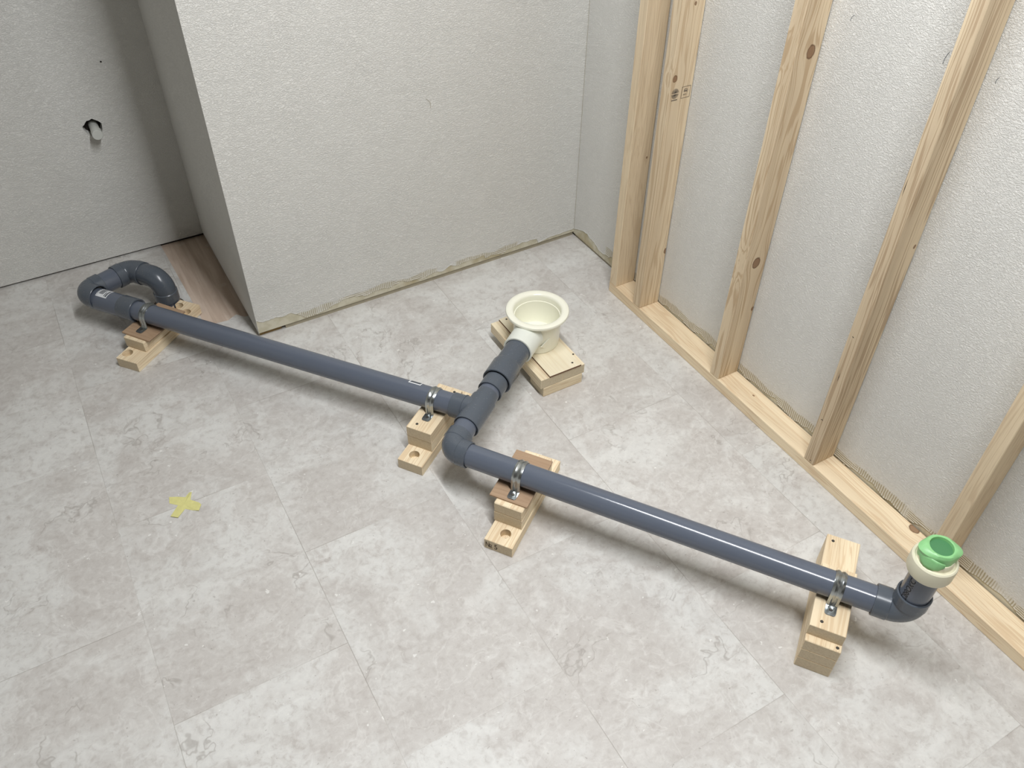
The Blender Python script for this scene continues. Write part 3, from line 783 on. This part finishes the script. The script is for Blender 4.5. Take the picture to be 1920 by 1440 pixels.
# the stamped number on the end grain
def end_text(body, size, u, z, sx=1.0):
    me = text_mesh(body, size); me.materials.clear(); me.materials.append(M['ink_brown'])
    for vtx in me.vertices:
        x_, y_ = vtx.co.x, vtx.co.y; vtx.co = Vector((u + x_ * sx, -1.1093, z + y_))
    o = link(bpy.data.objects.new('stamped_number', me), s3); return o
M['ink_brown'] = plain('stamp_brown_ink', srgb(62, 46, 36), 0.8)
end_text('N', 0.021, 0.2455, 0.0065, 0.60); end_text('5', 0.021, 0.2640, 0.0065, 0.80)
end_text('o', 0.016, 0.2535, 0.0095, 0.72)
o = bm_obj('stamped_number', box_bm(0.0065, 0.0002, 0.0012, 0, (0.2572, -1.1093, 0.0075)), M['ink_brown'], s3)
# support 4 (right end)
s4 = support('tallest pine block stack, four layers, nearest the green taped riser')
for k in range(3):
    board(('base_block', 'spacer_block', 'spacer_block')[k], s4, 0.843, 0.903, -1.108, -0.864, k * T1_, (k + 1) * T1_, pine(8 + k, freq=0.9 + 0.3 * k), 0.0012)
board('top_block', s4, 0.842, 0.902, -1.0940, -0.957, 3 * T1_, 4 * T1_, pine(11, freq=0.7))
strap(s4, 0.870, RPt(0.870).dot(V), 4 * T1_, RPt(0.870).z)
screw(s4, 0.860, -1.0800, 4 * T1_, 0.003); screw(s4, 0.855, -0.878, 3 * T1_, 0.003); screw(s4, 0.896, -1.1005, 3 * T1_, 0.003)
# support 5 (under the trap bowl): room aligned
s5 = empty('trap_support', 'double width pine board stand under the cream trap bowl', 'wooden block', (0, 0, 0))
def pine2(i, L, **k): return wood_mat('pine_stand_%s' % 'abcdefg'[i], L, (240, 226, 196), (214, 190, 154), 2.3 * i + 9.0, 1.0, **k)
def rb(name, x0, x1, y0, y1, z0, z1, mat, bev=0.0008):
    o = bm_obj(name, box_bm(x1 - x0, y1 - y0, z1 - z0, bev), mat, s5); o.location = ((x0 + x1) / 2, (y0 + y1) / 2, (z0 + z1) / 2); return o
rb('cross_block', -0.434, -0.327, -0.541, -0.481, 0, T1_, pine2(0, 'x'))
rb('cross_block', -0.412, -0.330, -0.365, -0.308, 0, T1_, pine2(1, 'x'))
rb('top_board', -0.441, -0.3816, -0.5405, -0.301, T1_, 2 * T1_, pine2(2, 'y'))
rb('top_board', -0.381, -0.3215, -0.5400, -0.301, T1_, 2 * T1_, pine2(3, 'y'))
o = rb('plywood_sheet', -0.4185, -0.3325, -0.5420, -0.3015, 2 * T1_ + 0.0001, 2 * T1_ + 0.0050, [M['pale_ply'], M['brown_edge']], 0.0003)
for p in o.data.polygons:
    if abs(p.normal.z) < 0.5: p.material_index = 1
screw(s5, -0.402, -0.311, 2 * T1_ + 0.0050, 0.0026); screw(s5, -0.3265, -0.498, 2 * T1_, 0.0026); screw(s5, -0.348, -0.527, 2 * T1_ + 0.0050, 0.0026)

# ------------------------------------------------------------------ timber stud frame against the right wall
sw = empty('stud_frame', 'pale pine stud frame standing against the right wall', 'timber frame', (0, 0, 0))
XF, XBk = -0.0625, -0.0022
def stud(y0, y1, knots, seed, z0=0.0281, z1=HC - 0.03, freq=1.0, contrast=1.0, xf=XF, c1=(228, 209, 178), c2=(190, 163, 129)):
    m_ = wood_mat('pine_stud', 'z', c1, c2, seed, freq, knots, 'x', contrast=contrast)
    bm = box_bm(XBk - xf, y1 - y0, z1 - z0, 0.0012, ((XBk + xf) / 2, (y0 + y1) / 2, (z0 + z1) / 2))
    return bm_obj('stud', bm, m_, sw)
stA = stud(-0.2995, -0.2721, [(-0.013, 0.391, 0.0022)], 1.0, freq=1.3, contrast=0.55)
stB = stud(-0.4055, -0.3765, [(-0.053, 0.630, 0.0058), (-0.028, 0.778, 0.0030), (-0.0035, 0.186, 0.006)], 2.2, freq=0.8)
stC = stud(-0.7151, -0.6865, [(-0.025, 0.788, 0.0095), (-0.030, 0.346, 0.0100), (-0.006, 0.216, 0.0040)], 3.1, freq=0.9, contrast=1.25)
stD = stud(-1.0236, -0.9965, [(-0.010, 0.56, 0.0030)], 4.6, freq=0.7, contrast=1.15, c2=(176, 150, 120))
stE = stud(-1.3320, -1.3045, [], 6.3, freq=0.9, contrast=0.6)
stF = stud(-1.6420, -1.6145, [], 7.7)
stG = stud(-1.9520, -1.9245, [], 8.9)
pm = wood_mat('pine_sole_plate', 'y', (240, 222, 190), (214, 184, 146), 12.0, 1.0, [(-0.026, -0.798, 0.0022), (-0.008, -1.244, 0.0085)], 'x', contrast=0.9)
bm_obj('sole_plate', box_bm(XBk - XF, 2.1, 0.0281, 0.0010, ((XBk + XF) / 2, -0.2715 - 1.05, 0.01405)), pm, sw)
bm_obj('top_plate', box_bm(XBk - XF, 2.1, 0.0290, 0.0010, ((XBk + XF) / 2, -0.2715 - 1.05, HC - 0.0152)), pm, sw)
# cracks and nail marks on the stud faces
def mark(parent, y, z, w_, h_, ang, x=XF - 0.0002, name='crack'):
    pts = [(-w_ / 2, 0), (0, h_ / 2), (w_ / 2, 0.0), (0, -h_ / 2)]
    vs4 = [(x, y + a * math.cos(ang) - b * math.sin(ang), z + a * math.sin(ang) + b * math.cos(ang)) for a, b in pts]
    vs4 += [(x + 0.0004, b, c_) for _, b, c_ in vs4]
    return mesh_obj(name, vs4, [(0, 1, 2, 3), (7, 6, 5, 4), (0, 4, 5, 1), (1, 5, 6, 2), (2, 6, 7, 3), (3, 7, 4, 0)], M['screw_dark'], parent)
mark(stD, -1.001, 0.676, 0.0012, 0.030, 0.0); mark(stD, -1.008, 0.269, 0.0012, 0.022, 0.0); mark(stD, -1.006, 0.151, 0.006, 0.0024, -0.2); mark(stD, -1.007, 0.369, 0.005, 0.002, 0.3); mark(stD, -1.0135, 0.036, 0.003, 0.003, 0)
# certification stamps on the second stud (its face towards the camera is y = -0.4055)
def stamp_poly(polys, name, label):
    vs5 = []; fs5 = []
    for poly in polys:
        i = len(vs5); vs5 += [(p[0], -0.4058, p[1]) for p in poly]; fs5.append(tuple(range(i, i + len(poly))))
    o = mesh_obj(name, vs5, fs5, M['stamp'], stB); o['label'] = label
    sm = o.modifiers.new('s', 'SOLIDIFY'); sm.thickness = 0.0002; return o
bx_, bz_ = -0.0475, 0.5965
pol = []
for k in range(30):
    t = 2 * PI * k / 30
    if abs(math.sin(t)) < 0.06: continue
    r0, r1 = (0.0006, 0.0112)
    dt = 0.080
    pol.append([(bx_ + 0.88 * r0 * math.cos(t - dt * 2.6), bz_ + 0.0008 * (1 if math.sin(t) > 0 else -1) + r0 * math.sin(t - dt * 1.6)), (bx_ + 0.88 * r1 * math.cos(t - dt * .55), bz_ + r1 * math.sin(t - dt * .55)), (bx_ + 0.88 * r1 * math.cos(t + dt * .55), bz_ + r1 * math.sin(t + dt * .55)), (bx_ + 0.88 * r0 * math.cos(t + dt * 1.6), bz_ + 0.0008 * (1 if math.sin(t) > 0 else -1) + r0 * math.sin(t + dt * 1.6))])
pol.append([(bx_ - 0.0080, bz_ - 0.0150), (bx_ + 0.0080, bz_ - 0.0150), (bx_ + 0.0080, bz_ - 0.0132), (bx_ - 0.0080, bz_ - 0.0132)])
stamp_poly(pol, 'sunburst_stamp', 'black sunburst ink stamp')
cx_, cz_ = -0.0185, 0.5950
def rect(a, b, c_, d): return [(a, b), (c_, b), (c_, d), (a, d)]
hw, hh, lw = 0.0115, 0.0128, 0.0008
pol = [rect(cx_ - hw, cz_ - hh, cx_ + hw, cz_ - hh + lw), rect(cx_ - hw, cz_ + hh - lw, cx_ + hw, cz_ + hh), rect(cx_ - hw, cz_ - hh, cx_ - hw + lw, cz_ + hh), rect(cx_ + hw - lw, cz_ - hh, cx_ + hw, cz_ + hh)]
for k in range(14):   # open ring with arrow heads
    t0 = math.radians(-50 + k * 18); t1 = t0 + math.radians(18); ra_, rb_ = 0.0046, 0.0054 + 0.0009 * (k > 8)
    pol.append([(cx_ + .9 * ra_ * math.cos(t0), cz_ + 0.0025 + ra_ * math.sin(t0)), (cx_ + .9 * rb_ * math.cos(t0), cz_ + 0.0025 + rb_ * math.sin(t0)), (cx_ + .9 * rb_ * math.cos(t1), cz_ + 0.0025 + rb_ * math.sin(t1)), (cx_ + .9 * ra_ * math.cos(t1), cz_ + 0.0025 + ra_ * math.sin(t1))])
for dx in (-0.0018, 0.0016):  # two little trees
    pol.append([(cx_ + dx - 0.0016, cz_ + 0.0010), (cx_ + dx + 0.0016, cz_ + 0.0010), (cx_ + dx + 0.0010, cz_ + 0.0040), (cx_ + dx, cz_ + 0.0052), (cx_ + dx - 0.0010, cz_ + 0.0040)])
stamp_poly(pol, 'certificate_stamp', 'boxed certification ink stamp')
me = text_mesh('PEFC', 0.0052); me.materials.clear(); me.materials.append(M['stamp'])
for vtx in me.vertices: vtx.co = Vector((cx_ - 0.0068 + vtx.co.x, -0.4058, cz_ - 0.0072 + vtx.co.y))
link(bpy.data.objects.new('stamp_lettering', me), stB)

# ------------------------------------------------------------------ stub pipe in the recess wall
st = empty('water_pipe_stub', 'short capped pale grey pipe stub sticking out of the recess wall', 'pipe', (HX, YA, HZ))
dS = Vector((0.0, -1, 0)); 
sweep('pipe', [(Vector((0, 0.029, 0)), dS, 0.0112), (Vector((0, -0.030, 0)), dS, 0.0112), (Vector((0, -0.030, 0)), dS, 0.009), (Vector((0, 0.029, 0)), dS, 0.009)], M['stub'], st, 32)
sweep('end_cap', [(Vector((0, -0.018, 0)), dS, 0.0108), (Vector((0, -0.018, 0)), dS, 0.0126), (Vector((0, -0.038, 0)), dS, 0.0126), (Vector((0, -0.039, 0)), dS, 0.0118), (Vector((0, -0.039, 0)), dS, 0.0002)], M['stub'], st, 32, closed=False)

# a few stray fibres and one scuff on the wallpaper
def fibre(pts, w_, parent, name, mat):
    vs7 = []; fs7 = []
    for (p, q) in pts:
        vs7 += [p, q]
    for k in range(len(pts) - 1): fs7.append((2 * k, 2 * k + 2, 2 * k + 3, 2 * k + 1))
    return mesh_obj(name, vs7, fs7, mat, parent)
for (y0, z0, y1, z1) in ((-0.765, 0.862, -0.760, 0.851), (-0.954, 0.866, -0.950, 0.846), (-1.044, 0.860, -1.042, 0.850)):
    pts = []
    for k in range(6):
        t = k / 5; yy0 = y0 + (y1 - y0) * t + 0.0016 * math.sin(t * 3); zz0 = z0 + (z1 - z0) * t
        pts.append(((-0.0010, yy0 - 0.0004, zz0), (-0.0010, yy0 + 0.0004, zz0)))
    fibre(pts, 0, wpr, 'fibre', M['sticker_dark'])
pts = []
for k in range(7):
    t = k / 6; xx0 = -0.446 + 0.014 * t + 0.004 * math.sin(t * 4); zz0 = 0.514 - 0.024 * t
    pts.append(((xx0 - 0.0005, yb(-0.5) - 0.0010, zz0), (xx0 + 0.0005, yb(-0.5) - 0.0010, zz0)))
fibre(pts, 0, wp, 'scuff', M['ledge'])

# ------------------------------------------------------------------ cross of yellow tape on the floor
tx = [(-1.262, -0.419), (-1.247, -0.425), (-1.233, -0.434), (-1.2235, -0.4255), (-1.218, -0.428), (-1.2255, -0.446), (-1.212, -0.462), (-1.2095, -0.471), (-1.218, -0.484), (-1.229, -0.4755), (-1.241, -0.4645), (-1.259, -0.4815), (-1.2715, -0.471), (-1.2515, -0.448), (-1.2655, -0.4345)]
cxx, cyy = -1.240, -0.452
inner = []
vs6 = [(a - cxx, b - cyy, 0.0004 + 0.0018 * (abs(a - cxx) + abs(b - cyy) > 0.045)) for a, b in tx] + [(0, 0, 0.0006)]
n = len(tx)
vs6 += [(a, b, max(0.0, c_ - 0.0003)) for a, b, c_ in vs6[:n]]
fs6 = [(i, (i + 1) % n, n) for i in range(n)] + [(i, n + 1 + i, n + 1 + (i + 1) % n, (i + 1) % n) for i in range(n)]
o = mesh_obj('floor_tape_cross', vs6, fs6, M['yellow'], loc=(cxx, cyy, 0.0))
bm = bmesh.new(); bm.from_mesh(o.data); bmesh.ops.recalc_face_normals(bm, faces=bm.faces); bm.to_mesh(o.data); bm.free()
o['label'] = 'small cross of torn yellow masking tape stuck on the floor'; o['category'] = 'tape'

# ------------------------------------------------------------------ ceiling lamp body (above the view)
lm = empty('ceiling_lamp', 'long slim white batten lamp on the ceiling', 'lamp', (LX, (LY0 + LY1) / 2, HC))
bm_obj('lamp_housing', box_bm(0.12, LY0 - LY1 + 0.1, 0.09, 0.006, (0, 0, -0.0455)), M['lamp_body'], lm)
